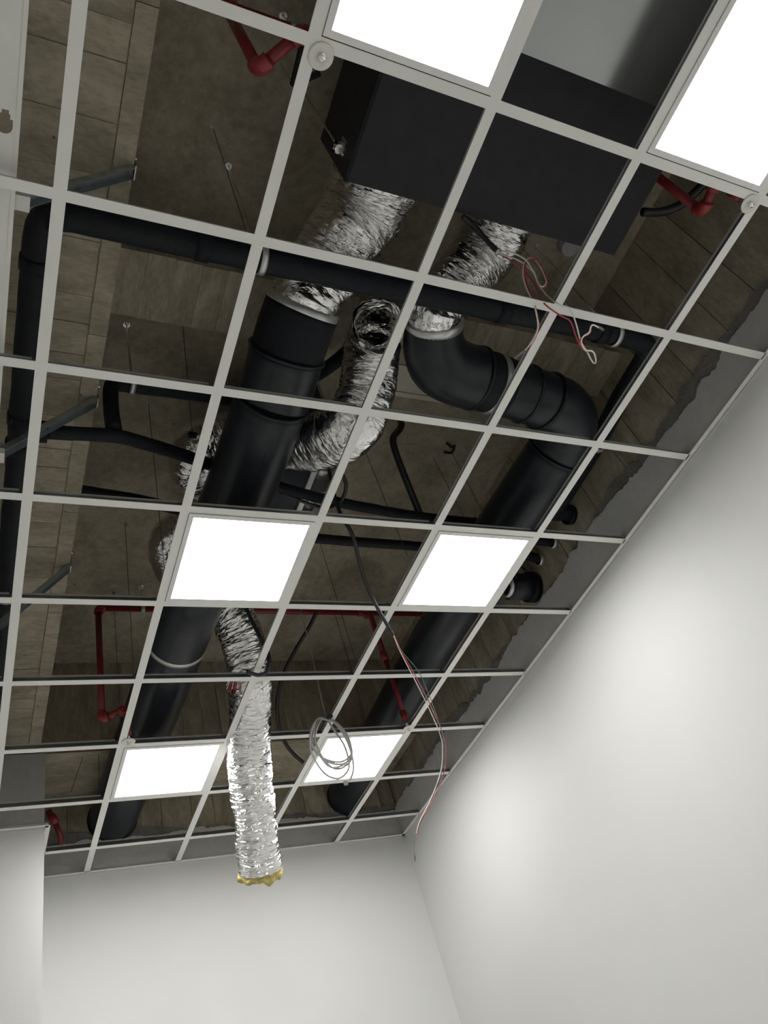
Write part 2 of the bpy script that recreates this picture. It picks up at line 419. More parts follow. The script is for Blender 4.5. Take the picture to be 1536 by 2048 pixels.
fB = [P(470, 1040, .86), P(400, 1045, .84), P(346, 1080, .80), P(352, 1132, .74), P(405, 1180, .64), P(458, 1225, .52), P(488, 1290, .36), P(503, 1370, .18), P(500, 1450, .06), P(497, 1510, -.05), P(506, 1600, -.25), P(520, 1738, -.55)]
flB = thing('flexible_duct', 'long foil flexible duct hanging down through the grid with torn yellow insulated end', 'flexible duct', fB[-1])
foB, cB, frB = foil_tube('foil_jacket', flB, fB, .128, sd=23.0)
te, a_, b_ = frB[-1]; ce = cB[-1]
V, F = [], []; seg = 64
for j in range(7):
    for k in range(seg):
        th = 2*math.pi*k/seg; d = a_*math.cos(th)+b_*math.sin(th)
        lip = .040 + .050*noise.noise(Vector((math.cos(th)*2, math.sin(th)*2, 4.2)))
        R_, h = [(.118, -.03), (.128, lip*.5), (.132, lip), (.118, lip+.012), (.098, lip+.006), (.088, lip-.02), (.085, -.10)][j]
        R_ += .012*noise.noise(Vector((math.cos(th)*4, math.sin(th)*4, j*.9)))
        V.append(ce + d*R_ + te*(h+.012*noise.noise(Vector((math.cos(th)*6, math.sin(th)*6, j*1.7)))))
for j in range(6):
    for k in range(seg): F.append((j*seg+k, j*seg+(k+1) % seg, (j+1)*seg+(k+1) % seg, (j+1)*seg+k))
tag(mesh('insulation', (V, F), 'wool', flB, True), 'torn yellow glass wool insulation')
mesh('inner_liner', tube([ce-te*.4, ce-te*.02], .084, 32, False), 'foil', flB, True, uv=[(0, 0)]*128)

# ================================================================== BLACK ROUND DUCTS
r1 = .165
e1 = Vector((1.38, YB+.01, .36))
p1 = [P(604, 618, .50), P(590, 655, .475), P(574, 705, .445)]
p1b = [P(574, 705, .445), P(558, 762, .42), P(545, 800, .40)]
p1c = [P(545, 800, .40), P(483, 970, .38), P(372, 1235, .37), e1]
dk1 = thing('round_duct', 'straight black insulated round duct with light metal collar, running into the back wall', 'round duct', p1c[1])
mesh('sleeve', tube(resample(catmull(p1, 10), .02), r1*.97, 48), 'rubber', dk1, True)
mesh('connector', tube(resample(catmull(p1b, 10), .02), r1*.985, 48), 'duct', dk1, True)
mesh('duct_body', tube(resample(p1c, .05), r1, 56), 'duct', dk1, True)
ax = (p1[1]-p1[0]).normalized(); tag(mesh('collar', ring(p1[0]-ax*.005, ax, r1*.9, r1*.965, .055), 'band', dk1, True), 'pale metal collar')
ax = (p1b[1]-p1[1]).normalized(); mesh('seam_lip', ring(p1[2], ax, r1*.9, r1*1.045, .012), 'duct', dk1, True)
ax = (p1c[1]-p1c[0]).normalized(); mesh('seam_lip', ring(p1c[0], ax, r1*.9, r1*1.03, .012), 'duct', dk1, True)
def on_path(pts, px, py):
    best = None
    for q in resample(pts, .01):
        d = q-CAM; pr = (768+FPX*d.dot(RT)/d.dot(f_), 1024-FPX*d.dot(UP)/d.dot(f_)); e = (pr[0]-px)**2+(pr[1]-py)**2
        if best is None or e < best[0]: best = (e, q)
    return best[1]
q = on_path(p1c, 362, 1288); ax = (p1c[3]-p1c[2]).normalized(); tag(mesh('clamp_band', ring(q, ax, r1*.98, r1*1.02, .03), 'band', dk1, True), 'pale metal clamp band')
mesh('wall_sleeve', ring((1.38, YB-.012, .36), (0, 1, 0), r1*.98, r1*1.04, .02), 'rubber', dk1, True)
sl = [on_path(p1c, 545, 805), on_path(p1c, 545, 805)]

r2 = .152
e2 = Vector((3.18, YB+.01, .36))
path2a = [k0, P(868, 690, .47), P(884, 728, .455), P(918, 748, .45), P(950, 756, .445)]
path2b = [P(950, 756, .445), P(1003, 773, .44)]
path2c = [P(1003, 773, .44), P(1050, 788, .43), P(1090, 802, .42)]
path2d = [P(1090, 802, .42), P(1122, 818, .41), P(1136, 846, .40), P(1122, 884, .39), P(1110, 903, .385)]
path2e = [P(1110, 903, .385), P(1012, 1045, .37), P(866, 1282, .42), e2]
dk2 = thing('round_duct', 'black round duct with two elbows and pale metal clamp band, running along the side wall', 'round duct', path2e[1])
ca = resample(catmull(path2a, 16), .015)
mesh('elbow', tube(ca, [r2*(.85+.17*min(1, i/(len(ca)*.45))) for i in range(len(ca))], 48), 'duct', dk2, True)
mesh('sleeve', tube(resample(path2b, .02), r2*.97, 48), 'rubber', dk2, True)
mesh('connector', tube(resample(path2c, .02), r2*.95, 48), 'duct', dk2, True)
mesh('elbow', tube(resample(catmull(path2d, 16), .015), r2*1.0, 48), 'duct', dk2, True)
mesh('duct_body', tube(resample(path2e, .05), r2, 56), 'duct', dk2, True)
ax = (path2a[1]-k0).normalized(); tag(mesh('collar', ring(k0, ax, r2*.80, r2*.865, .045), 'band', dk2, True), 'pale metal collar')
for (c_, d_, r_o) in [(path2a[-1], path2b[1]-path2b[0], 1.05), (path2c[1], path2c[2]-path2c[0], 1.0), (path2d[0], path2d[1]-path2d[0], 1.03), (path2d[-1], path2e[1]-path2e[0], 1.04)]:
    mesh('seam_lip', ring(c_, d_.normalized(), r2*.9, r2*r_o, .012), 'duct', dk2, True)
tag(mesh('clamp_band', ring(path2b[1]*.62+path2b[0]*.38, (path2b[1]-path2b[0]).normalized(), r2*.96, r2*1.005, .034), 'band', dk2, True), 'pale metal clamp band')
mesh('wall_sleeve', ring((3.18, YB-.012, .36), (0, 1, 0), r2*.98, r2*1.04, .02), 'rubber', dk2, True)

# ================================================================== SECOND FAN COIL UNIT
fx0, fx1, fy0, fy1, fz0, fz1 = 1.62, 2.05, 2.40, 3.30, .75, 1.10
fc = thing('fan_coil_unit', 'dark blue insulated fan coil unit with silver fan housing above the straight black duct', 'air conditioner', (1.7, 2.8, fz0))
mesh('insulated_casing', box(fx0, fx1-.02, fy0, fy1, fz0, fz1), 'box_blue', fc)
mesh('end_flange', box(fx1-.022, fx1+.008, fy0, fy1, fz0-.012, fz0+.004), 'chan', fc)
mesh('end_plate', box(fx1-.022, fx1+.0, fy0, fy1, fz0+.004, fz1), 'sheet', fc)
hs = []
mesh('fan_housing', tube([Vector((fx1+.075, fy0+.12, fz0+.10)), Vector((fx1+.075, fy0+.50, fz0+.10))], .085, 32), 'sheet', fc, True)
mesh('fan_housing', tube([Vector((fx1+.06, fy0+.56, fz0+.07)), Vector((fx1+.06, fy0+.66, fz0+.07))], .05, 24), 'sheet', fc, True)
mesh('latch', join(box(fx1, fx1+.05, fy0+.68, fy0+.69, fz0+.01, fz0+.02), box(fx1+.045, fx1+.052, fy0+.66, fy0+.71, fz0-.01, fz0+.03)), 'zinc', fc)

# ================================================================== BLACK INSULATED PIPES
zp = .33
run = [(.565, 5.04, zp), (.565, 3.2, zp), (.562, 2.3, zp), (.560, 1.62, zp), (.560, 1.50, zp), (.575, 1.435, zp), (.64, 1.41, zp), (.80, 1.408, zp), (1.32, 1.411, zp), (1.98, 1.408, zp), (2.70, 1.40, zp), (3.12, 1.40, zp), (3.24, 1.42, zp+.005), (3.30, 1.50, zp+.02), (3.36, 1.75, zp+.07), tuple(P(1187, 897, .45)), tuple(P(1124, 998, .455)), tuple(P(1106, 1026, .455)), (3.53, 2.615, .453), (XR+.02, 2.632, .452)]
ip = thing('insulated_pipe', 'long black foam insulated pipe bent round the ducts, crossing under the foil ducts', 'pipe', (1.98, 1.408, zp))
cr = resample(catmull(run, 10), .025)
def lump(i, th, r): return r*(1+.05*noise.noise(Vector((i*.21, math.cos(th), math.sin(th))))+.03*noise.noise(Vector((i*.8, math.cos(th)*2, 5))))
mesh('foam_jacket', tube(cr, .050, 24, True, lump), 'rubber', ip, True)
for (c_, d_) in [((.560, 1.60, zp), (0, 1, 0)), ((.562, 2.28, zp), (0, 1, 0)), ((.562, 2.42, zp), (0, 1, 0)), ((.60, 1.418, zp), (1, 0, 0)), ((1.1, 1.41, zp), (1, 0, 0)), ((2.4, 1.404, zp), (1, 0, 0)), ((2.95, 1.40, zp), (1, 0, 0))]:
    mesh('tape_wrap', ring(c_, d_, .045, .0555, .05, 24), 'rubber', ip, True)
mesh('branch_tee', tube([Vector((.56, 2.34, zp)), Vector((.66, 2.335, zp))], .046, 20), 'rubber', ip, True)
def strap(name, c, axis, r, parent, w=.024):
    return mesh(name, ring(c, axis, r, r+.004, w, 28), 'band', parent, True)
def hanger(c, axis, r, label, group, rx=None, zt=SLAB):
    t = thing('pipe_hanger', label, 'pipe hanger', (c[0], c[1], c[2]+r), group)
    tag(strap('clamp_ring', c, axis, r, t), 'pale metal clamp ring')
    mesh('rod', cyl((c[0], c[1], c[2]+r+.002), (c[0], c[1], zt), .0042, 8), 'zinc', t, True)
    mesh('anchor', lathe((c[0], c[1], zt-.016), [(.004, 0), (.011, 0), (.011, .01), (.017, .01), (.017, .016)], 12), 'zinc', t)
    return t
hanger((1.322, 1.411, zp), (1, 0, 0), .054, 'metal rod and clamp ring carrying the thick black pipe beside the first foil duct', 'pipe hangers')
hanger((3.03, 1.40, zp), (1, 0, 0), .054, 'metal rod and clamp ring on the thick black pipe near the loose wires', 'pipe hangers')
hanger((3.43, 2.10, zp+.112), (.2, 1, 0), .054, 'metal rod and clamp ring on the thick black pipe beside the duct elbow', 'pipe hangers')
hanger((.565, 3.34, zp), (0, 1, 0), .054, 'metal rod and clamp ring on the thick black pipe under the left beam', 'pipe hangers', zt=BEAM+.004)

def pipe(name, label, pts, r, mat='rubber', n=10, lumpy=True, cat='pipe', group=None, seg=14, step=.02):
    c = resample(catmull(pts, n), step)
    o = mesh(name, tube(c, r, seg, True, lump if lumpy else None), mat, None, True, base=pts[0])
    return tag(o, label, cat, group)
bp1 = [Vector((.655, 2.335, zp)), P(130, 866, zp), P(205, 870, zp), P(228, 872, zp+.005), P(262, 879, zp+.03), P(350, 905, .45), P(400, 922, .50), P(470, 945, .62), P(545, 970, .655), P(670, 1003, .655), P(830, 1032, .655), P(960, 1046, .655), P(1045, 1056, .62), Vector((3.45, 2.86, .46)), Vector((XR+.02, 2.85, .432))]
pipe('branch_pipe', 'thin black insulated pipe branching off the thick pipe, crossing behind both ducts to the wall', bp1, .030)
zr = .70
e_ = P(228, 868, zp)
rp = [Vector((e_.x, e_.y, zp+.03)), Vector((e_.x-.005, e_.y, .5)), Vector((e_.x, e_.y, zr-.04)), Vector((e_.x+.02, e_.y, zr)), P(265, 772, zr), P(340, 781, zr), P(445, 795, zr), P(520, 806, zr+.02), P(640, 745, .72), P(700, 700, .72)]
pipe('riser_pipe', 'thin black insulated pipe rising beside the left beam and running behind the duct', rp, .034)
mesh_e = None
hanger(tuple(P(265, 771, zr)), (1, .05, 0), .037, 'metal rod and white clamp on the thin black riser pipe beside the left beam', 'pipe hangers')
bp2 = [P(140, 978, .66), P(215, 990, .66), P(290, 1003, .66), P(400, 1030, .67), P(520, 1058, .67), P(635, 1077, .665), P(840, 1093, .655), P(940, 1104, .65), Vector((3.42, 3.03, .50)), Vector((XR+.02, 3.02, .444))]
pipe('branch_pipe', 'thin black insulated pipe between two lit panels, running from beam to wall', bp2, .030)
bp3 = [P(935, 1075, .6), P(1040, 1080, .52), Vector((3.45, 2.86, .435)), Vector((XR+.02, 2.84, .431))]
# drain hose from slab
pipe('drain_hose', 'bent black hose dropping from the slab onto the thin pipe between the ducts', [P(800, 840, SLAB+.01), P(803, 850, SLAB-.08), P(797, 862, 1.10), P(787, 874, 1.05), P(788, 893, 1.0), P(805, 942, .88), P(843, 1036, .655)], .021, 'hose', lumpy=False)
# pipe stubs and sleeve on right wall
def stub(c, r, L, label, ringmat='band'):
    t = thing('pipe_stub', label, 'pipe stub', (XR, c[0], c[1]))
    mesh('foam_jacket', tube([Vector((XR-L, c[0]+.02, c[1]+.03)), Vector((XR-.03, c[0], c[1])), Vector((XR+.02, c[0], c[1]))], r, 20), 'rubber', t, True)
    mesh('wall_ring', ring((XR-.014, c[0], c[1]), (1, 0, 0), r*.9, r*1.12, .016, 24), ringmat, t, True)
    return t
wr = thing('wall_sleeve', 'short wide dark sleeve with pale metal ring poking out of the side wall', 'pipe sleeve', (XR, 3.19, .365))
mesh('sleeve_body', tube([Vector((XR-.20, 3.19, .365)), Vector((XR+.02, 3.19, .365))], .085, 32), 'duct', wr, True)
mesh('flange_lip', ring((XR-.03, 3.19, .365), (1, 0, 0), .08, .098, .05, 32), 'rubber', wr, True)
mesh('metal_ring', ring((XR-.20, 3.19, .365), (1, 0, 0), .055, .07, .05, 32), 'band', wr, True)
mesh('clamp_screw', cyl((XR-.10, 3.10, .45), (XR-.06, 3.13, .46), .008, 8), 'zinc', wr)
for (y, z, lab) in [(2.632, .452, 'pale ring where the thick black pipe enters the side wall'), (2.85, .432, 'pale ring where a thin black pipe enters the side wall, nearer the thick pipe'), (3.02, .444, 'pale ring where a thin black pipe enters the side wall, above the wide sleeve')]:
    rr = .054 if y < 2.7 else .033
    tag(mesh('wall_ring', ring((XR-.016, y, z), (1, 0, 0), rr*.96, rr*1.14, .03, 24), 'rubber' if y < 2.7 else 'band', None, True), lab, 'pipe ring', 'rings of pipes through the wall')

# ================================================================== WHITE CHANNEL AND STEEL BRACES ON THE LEFT
ch = thing('steel_channel', 'long white coated steel channel with keyhole cut-outs beside the left beam', 'steel channel', (.42, 1.5, .06))
cx0, cx1, cz = .35, .478, .062
kys = [1.055, 1.69, 2.3, 2.9]
def key_poly(yc, xc=.445, k=1.3):
    """keyhole outline in the xy plane: slot towards -y, round end towards +y"""
    pts = [(.0155*math.cos(math.pi*i/12), .010+.016*math.sin(math.pi*i/12)) for i in range(13)]
    pts += [(-.0155, -.006), (-.010, -.006), (-.010, -.016), (-.007, -.016), (-.007, -.024), (.007, -.024), (.007, -.016), (.010, -.016), (.010, -.006), (.0155, -.006)]
    return [(xc+x*k, yc+y*k) for x, y in pts]
import bmesh
def web_with_holes():
    bm = bmesh.new(); ed = []
    def loop(pts):
        vs = [bm.verts.new((x, y, cz)) for x, y in pts]
        for i in range(len(vs)): ed.append(bm.edges.new((vs[i], vs[(i+1) % len(vs)])))
    loop([(cx0, -.6), (cx1, -.6), (cx1, 5.04), (cx0, 5.04)])
    for y in kys: loop(key_poly(y))
    bmesh.ops.triangle_fill(bm, edges=ed, use_beauty=True)
    bm.verts.index_update()
    V = [v.co.copy() for v in bm.verts]
    F = []
    for f in bm.faces:
        c = f.calc_center_median()
        hole = False
        for y in kys:
            poly = key_poly(y); ins = False; j = len(poly)-1
            for i in range(len(poly)):
                if (poly[i][1] > c.y) != (poly[j][1] > c.y) and c.x < (poly[j][0]-poly[i][0])*(c.y-poly[i][1])/(poly[j][1]-poly[i][1])+poly[i][0]: ins = not ins
                j = i
            hole = hole or ins
        if not hole: F.append(tuple(v.index for v in f.verts))
    bm.free(); n = len(V)
    V2 = V + [v+Vector((0, 0, .0015)) for v in V]
    return V2, F + [tuple(i+n for i in reversed(f)) for f in F]
mesh('web', web_with_holes(), 'chan', ch)
mesh('flange', box(cx1-.001, cx1+.0015, -.6, 5.04, cz-.0, cz+.05), 'chan', ch)
mesh('flange', box(cx1-.006, cx1+.006, -.6, 5.04, cz-.004, cz-.0005), 'chan', ch)
mesh('flange', box(cx0-.03, cx0+.02, -.6, 5.04, cz-.02, cz-.002), 'chan', ch)
def brace(y0, p_lo, p_hi, label):
    t = thing('steel_brace', label, 'steel brace', p_lo, 'steel braces of the white channel')
    a, b = Vector(p_lo), Vector(p_hi); d = (b-a).normalized(); sy = Vector((0, 1, 0)); n = d.cross(sy).normalized()
    w, h, tk = .02, .026, .002
    def slab_(s0, s1, n0, n1, e0=0, e1=0):
        V = [p + sy*s + n*q for p in (a-d*e0, b+d*e1) for s in (s0, s1) for q in (n0, n1)]
        return V, [(0, 1, 3, 2), (4, 6, 7, 5), (0, 4, 5, 1), (2, 3, 7, 6), (0, 2, 6, 4), (1, 5, 7, 3)]
    mesh('channel', join(slab_(-w, w, h/2-tk, h/2), slab_(-w, -w+tk, -h/2, h/2), slab_(w-tk, w, -h/2, h/2)), 'steel', t)
    mesh('end_bracket', box(b.x-.0, b.x+.004, b.y-.028, b.y+.024, b.z-.02, b.z+.13), 'steel', t)
    mesh('bolt', cyl((b.x-.002, b.y-.012, b.z+.09), (b.x+.012, b.y-.012, b.z+.09), .006, 6), 'zinc', t)
    mesh('foot_bracket', box(a.x-.045, a.x+.01, a.y-.024, a.y+.024, a.z-.035, a.z-.005), 'chan', t)
for (y, lo, hi, lab) in [(1.27, (.515, 1.285, .11), (.848, 1.268, .50), 'grey steel channel brace from the left beam, over the bend of the thick black pipe'),
                         (2.28, (.50, 2.29, .12), (.848, 2.27, .50), 'grey steel channel brace from the left beam, crossing below the thin branch pipe'),
                         (3.34, (.50, 3.385, .12), (.848, 3.315, .50), 'grey steel channel brace from the left beam, beside the red pipe corner')]:
    brace(y, lo, hi, lab)

# ================================================================== SPRINKLER PIPES
zm = 1.03
def red_pipe(t, pts, r=.0195): mesh('pipe', tube([Vector(p) for p in pts], r, 18), 'red', t, True)
def elbow(t, c, d0, d1, r=.027):
    c = Vector(c); d0 = Vector(d0).normalized(); d1 = Vector(d1).normalized(); R = .036
    pts = [c+d0*(R+.006)] + [c + d0*(R*(1-k/8)**2) + d1*(R*(k/8)**2) for k in range(9)] + [c+d1*(R+.006)]
    mesh('elbow', tube(pts, [r*1.06]+[r]*9+[r*1.06], 20), 'redfit', t, True)
def sprinkler(x, y, label):
    t = thing('fire_sprinkler', label, 'sprinkler', (x, y, -.012), 'sprinkler heads at grid crossings')
    mesh('escutcheon', lathe((x, y, -.004), [(.012, .004), (.0155, .0), (.024, -.001), (.034, -.004), (.037, -.002), (.036, .001), (.0, .001)], 32), 'plate', t, True)
    mesh('deflector', lathe((x, y, -.018), [(0, 0), (.011, 0), (.0115, .003), (.004, .004), (.004, .012), (.009, .014), (.009, .02)], 20), 'zinc', t, True)
    mesh('bulb', cyl((x-.002, y, -.021), (x+.009, y+.002, -.0205), .0026, 8), 'plate', t, True)
    mesh('stem', cyl((x, y, -.004), (x, y, .09), .011, 14), 'zinc', t, True)
SPR = {'a': P(642, 113, -.006), 'b': P(1500, 408, -.006), 'c': P(257, 1484, -.006), 'd': P(817, 1457, -.006)}
sprinkler(SPR['a'].x, SPR['a'].y, 'white round sprinkler head at grid crossing below the black air handling unit corner')
sprinkler(SPR['b'].x, SPR['b'].y, 'white round sprinkler head at grid crossing near the side wall and red elbow')
sprinkler(SPR['c'].x, SPR['c'].y, 'white round sprinkler head on zigzag red pipe beside the hanging-foil-duct light panel')
sprinkler(SPR['d'].x, SPR['d'].y, 'white round sprinkler head under straight red drop pipe by the cable coil light panel')
# far line
t = thing('sprinkler_pipe', 'red sprinkler pipe line running across the ducts towards the back wall', 'sprinkler pipe', (2.0, 4.25, zm))
ec = P(204, 1438, .21); cs = SPR['c']; ds = SPR['d']; ym = ec.y
red_pipe(t, [(ec.x, ym, zm), (XR, ym, zm)])
red_pipe(t, [(ec.x, ym, zm), (ec.x, ym, .21)])
red_pipe(t, [(ec.x, ym, .21), (cs.x, cs.y, .21)])
red_pipe(t, [(cs.x, cs.y, .21), (cs.x, cs.y, .07)])
elbow(t, (ec.x, ym, zm), (1, 0, 0), (0, 0, -1)); elbow(t, (ec.x, ym, .21), (0, 0, 1), (cs.x-ec.x, cs.y-ym, 0)); elbow(t, (cs.x, cs.y, .21), (ec.x-cs.x, ym-cs.y, 0), (0, 0, -1))
red_pipe(t, [(ds.x, ym, zm), (ds.x, ds.y+.0, zm-.08), (ds.x, ds.y, .55)]); red_pipe(t, [(ds.x, ds.y, .58), (ds.x, ds.y, .07)], .017)
mesh('tee_fitting', join(tube([Vector((ds.x-.045, ym, zm)), Vector((ds.x+.045, ym, zm))], .027, 18), tube([Vector((ds.x, ym, zm)), Vector((ds.x, ym-.03, zm-.05))], .027, 18)), 'redfit', t, True)
mesh('coupling', tube([Vector((ds.x, ds.y, .60)), Vector((ds.x, ds.y, .53))], .026, 18), 'redfit', t, True)
mesh('reducer', tube([Vector((ds.x, ds.y, .12)), Vector((ds.x, ds.y, .05))], [.024, .02], 18), 'redfit', t, True)
mesh('reducer', tube([Vector((cs.x, cs.y, .10)), Vector((cs.x, cs.y, .04))], [.024, .02], 18), 'redfit', t, True)
# near line
t2 = thing('sprinkler_pipe', 'red sprinkler pipe line with drop elbows above the black air handling unit', 'sprinkler pipe', (2.0, .77, zm))
ea = P(517, 138, .25); sa = SPR['a']; eb = P(1405, 425, .22); sb = SPR['b']; ym2 = ea.y
red_pipe(t2, [(ea.x, ym2, zm), (XR, ym2, zm)])
red_pipe(t2, [(ea.x, ym2, zm), (ea.x, ym2, .25)])
red_pipe(t2, [(ea.x, ym2, .25), (sa.x, sa.y, .25)])
red_pipe(t2, [(sa.x, sa.y, .25), (sa.x, sa.y, .07)])
elbow(t2, (ea.x, ym2, zm), (1, 0, 0), (0, 0, -1)); elbow(t2, (ea.x, ym2, .25), (0, 0, 1), (sa.x-ea.x, sa.y-ym2, 0)); elbow(t2, (sa.x, sa.y, .25), (ea.x-sa.x, ym2-sa.y, 0), (0, 0, -1))
red_pipe(t2, [(eb.x, eb.y, zm), (eb.x, eb.y, .22)]); red_pipe(t2, [(eb.x, eb.y, .22), (sb.x, sb.y, .22)]); red_pipe(t2, [(sb.x, sb.y, .22), (sb.x, sb.y, .06)])
elbow(t2, (eb.x, eb.y, .22), (0, 0, 1), (sb.x-eb.x, sb.y-eb.y, 0)); elbow(t2, (sb.x, sb.y, .22), (eb.x-sb.x, eb.y-sb.y, 0), (0, 0, -1))
mesh('reducer', tube([Vector((sb.x, sb.y, .12)), Vector((sb.x, sb.y, .05))], [.024, .02], 18), 'redfit', t2, True)
mesh('tee_fitting', tube([Vector((eb.x-.045, ym2, zm)), Vector((eb.x+.045, ym2, zm))], .027, 18), 'redfit', t2, True)
hanger((P(588, 45, zm).x, ym2, zm), (1, 0, 0), .021, 'small rod and clamp carrying the near red sprinkler pipe', 'pipe hangers')
hanger((P(287, 1213, zm).x, ym, zm), (1, 0, 0), .021, 'small rod and clamp carrying the far red sprinkler pipe by its corner', 'pipe hangers')
# red stub pipe at the back wall
t3 = thing('sprinkler_pipe', 'short bent red pipe at the back wall beside the grey plaster column', 'sprinkler pipe', PY(107, 1640, 5.6))
ra, rb, rc = PY(97, 1622, 5.55), PY(107, 1638, 5.55), PY(122, 1676, 5.60)
red_pipe(t3, [ra, rb], .022); red_pipe(t3, [rb, rc, Vector((rc.x+.01, YB+.01, rc.z-.01))], .018)
mesh('elbow', tube([rb+(ra-rb)*.35, rb, rb+(rc-rb)*.25], .029, 16), 'redfit', t3, True)
# dark hanger bracket beside the near sprinkler
bk = thing('dark_bracket', 'dark steel hanging bracket behind the grid beside the near red elbow', 'bracket', P(600, 140, .9))
pa, pb = P(607, 95, .93), P(588, 172, .93)
pc, pd = P(590, 168, .93), P(640, 145, .93)
mesh('plate', tube([pa, pb], .022, 4), 'rubber', bk); mesh('plate', tube([pc, pd], .016, 4), 'rubber', bk); mesh('rod', cyl((pb.x, pb.y, .93), (pb.x, pb.y, SLAB), .004, 8), 'zinc', bk)
# black hose near right elbow
pipe('drain_hose', 'curved black hose between the air handling unit and the red elbow near the wall', [P(1285, 424, .56), P(1320, 424, .56), P(1360, 410, .55), P(1400, 375, .55), P(1440, 330, .56), P(1480, 280, .58)], .020, 'hose', lumpy=False)

# ================================================================== HANGER WIRES
def wire(top, bot, label, r=.0016, clip=True, mat='wire_dark', zt=SLAB):
    t = thing('hanger_wire', label, 'hanger wire', bot, 'ceiling hanger wires')
    mesh('strand', tube([Vector(top), Vector(bot)], r, 6), mat, t, True)
    if clip:
        mesh('anchor_clip', join(box(top[0]-.010, top[0]+.010, top[1]-.008, top[1]+.008, top[2]-.003, top[2]), box(top[0]+.006, top[0]+.009, top[1]-.008, top[1]+.008, top[2]-.022, top[2]), lathe((top[0], top[1], top[2]-.010), [(0, 0), (.005, 0), (.005, .010)], 8)), 'steel', t)
    return t
def vdown(px, py, z0=.04): q = P(px, py, SLAB); return q, Vector((q.x, q.y, z0))
wire(P(425, 253, SLAB), P(500, 486, .04), 'thin hanger wire with small square clip on the slab above the thick black pipe')
wire(P(297, 806, SLAB), P(331, 1160, .10), 'thin hanger wire from the slab right of the thin riser pipe')
wire(P(250, 1048, SLAB), P(268, 1356, .04), 'thin hanger wire from a dark spot on the slab behind the red pipe corner')
wire(P(365, 648, SLAB), P(385, 868, .62), 'thin hanger wire from beside the cross beam down to a dark clip')
mesh_clip = tag(mesh('dark_clip', box(*(lambda c: (c.x-.02, c.x+.02, c.y-.012, c.y+.012, c.z-.01, c.z+.01))(P(385, 870, .62))), 'rubber'), 'small dark clip at the end of a wire beside the foil bend', 'clip')
for (px, py, lab) in [(700, 826, 'thin hanger wire hanging plumb from the slab behind the foil bend'), (632, 1060, 'thin hanger wire between the two lit panels crossed by the corrugated conduit'),
                      (660, 1195, 'thin hanger wire crossing the far red pipe beside the grey cable lead'), (893, 884, 'thin hanger wire from the dark hook on the slab between the two black ducts')]:
    a, b = vdown(px, py); wire(a, b, lab, clip=(px != 660))
a, b = vdown(227, 1186); wire(a, b, 'thin hanger wire just inside the corner of the far red pipe')
wire(P(866, 915, SLAB-.02), P(932, 1042, .66), 'slanting thin wire crossing the slab beside the far black duct', clip=False)
a, b = vdown(687, 1285); wire(a, b, 'thin hanger wire from a hook on the slab beside the red drop pipe')
wire(P(166, 1513, BEAM), P(142, 1584, .10), 'slanting thin wire under the back beam beside the grey plaster column', clip=False)
wire(P(197, 1507, BEAM), P(199, 1574, .25), 'upright thin wire under the back beam beside the black duct end', clip=False)
wire(P(1047, 497, .93), P(1162, 648, .38), 'thin steel wire behind the red and white wires running to the thick pipe', clip=False, mat='zinc')
# slab hook
hk = P(893, 886, SLAB-.02)
tag(mesh('slab_hook', tube(catmull([hk, hk+Vector((.03, 0, -.04)), hk+Vector((.06, .01, -.01)), hk+Vector((.05, .05, -.03)), hk+Vector((.0, .06, -.02))], 6), .009, 8), 'hose', None, True), 'dark hook fixed to the slab between the two black ducts', 'hook')
# pale box on slab
pb_ = thing('ceiling_box', 'cream rectangular box fixed to the slab behind the duct elbow', 'box', (2.72, 2.36, 1.15))
c0 = P(845, 770, 1.15)
mesh('body', box(2.50, 2.90, 2.23, 2.40, 1.165, SLAB), 'cream', pb_)
mesh('cover', box(2.495, 2.905, 2.40, 2.43, 1.15, SLAB), 'cream', pb_)
mesh('cover', box(2.495, 2.905, 2.225, 2.397, 1.157, 1.165), 'cream', pb_)

# ================================================================== CONDUITS, CABLES AND LOOSE WIRES
def corrug(i, th, r): return r*(1.0 if i % 2 else .84)
def conduit(name, label, pts, r, cat='conduit'):
    c = resample(catmull(pts, 16), .005)
    return tag(mesh(name, tube(c, r, 14, True, corrug), 'hose', None, True, base=pts[0]), label, cat)
c1 = [P(560, 985, .665), P(640, 1014, .60), P(678, 1005, .52), P(692, 975, .48), P(682, 945, .50), P(658, 932, .52), P(660, 950, .46), P(670, 995, .34), P(682, 1030, .22), P(705, 1070, .13), P(719, 1125, .07), P(733, 1170, .02), P(752, 1210, -.035), P(770, 1242, -.075), P(786, 1270, -.11)]
conduit('corrugated_conduit', 'black corrugated conduit looping behind the foil bend and dropping through the grid with three wires', c1, .0105)
def strand(t, name, pts, r, mat): return mesh(name, tube(resample(catmull(pts, 12), .01), r, 8), mat, t, True)
tw = thing('wire_bundle', 'red, white and green wires dangling from the corrugated conduit beside the side wall', 'wires', P(786, 1268, -.11))
base_w = [(784, 1262, -.10), (800, 1300, -.15), (824, 1345, -.20), (852, 1400, -.25), (880, 1465, -.31), (885, 1500, -.34), (882, 1545, -.38), (862, 1600, -.44), (840, 1645, -.50), (830, 1685, -.56), (829, 1716, -.60)]
def shift(o): return [P(x+dx, y, z) for (x, y, z), dx in zip(base_w, o)]
strand(tw, 'white_wire', shift([0, -1, -2, -2, -1, 0, -1, -1, -1, 0, 0]), .0026, 'w_white')
strand(tw, 'red_wire', shift([1, 1, 3, 4, 5, 7, 6, 4, 1, 1, 0]), .0026, 'w_red')
strand(tw, 'green_wire', shift([1, 2, 14, 10, 4, 2, 1, 0, 0, -1, 0]), .0022, 'w_green')
mesh('taped_end', tube([P(829, 1706, -.585), P(830, 1722, -.61)], .0045, 8), 'clearcap', tw, True)
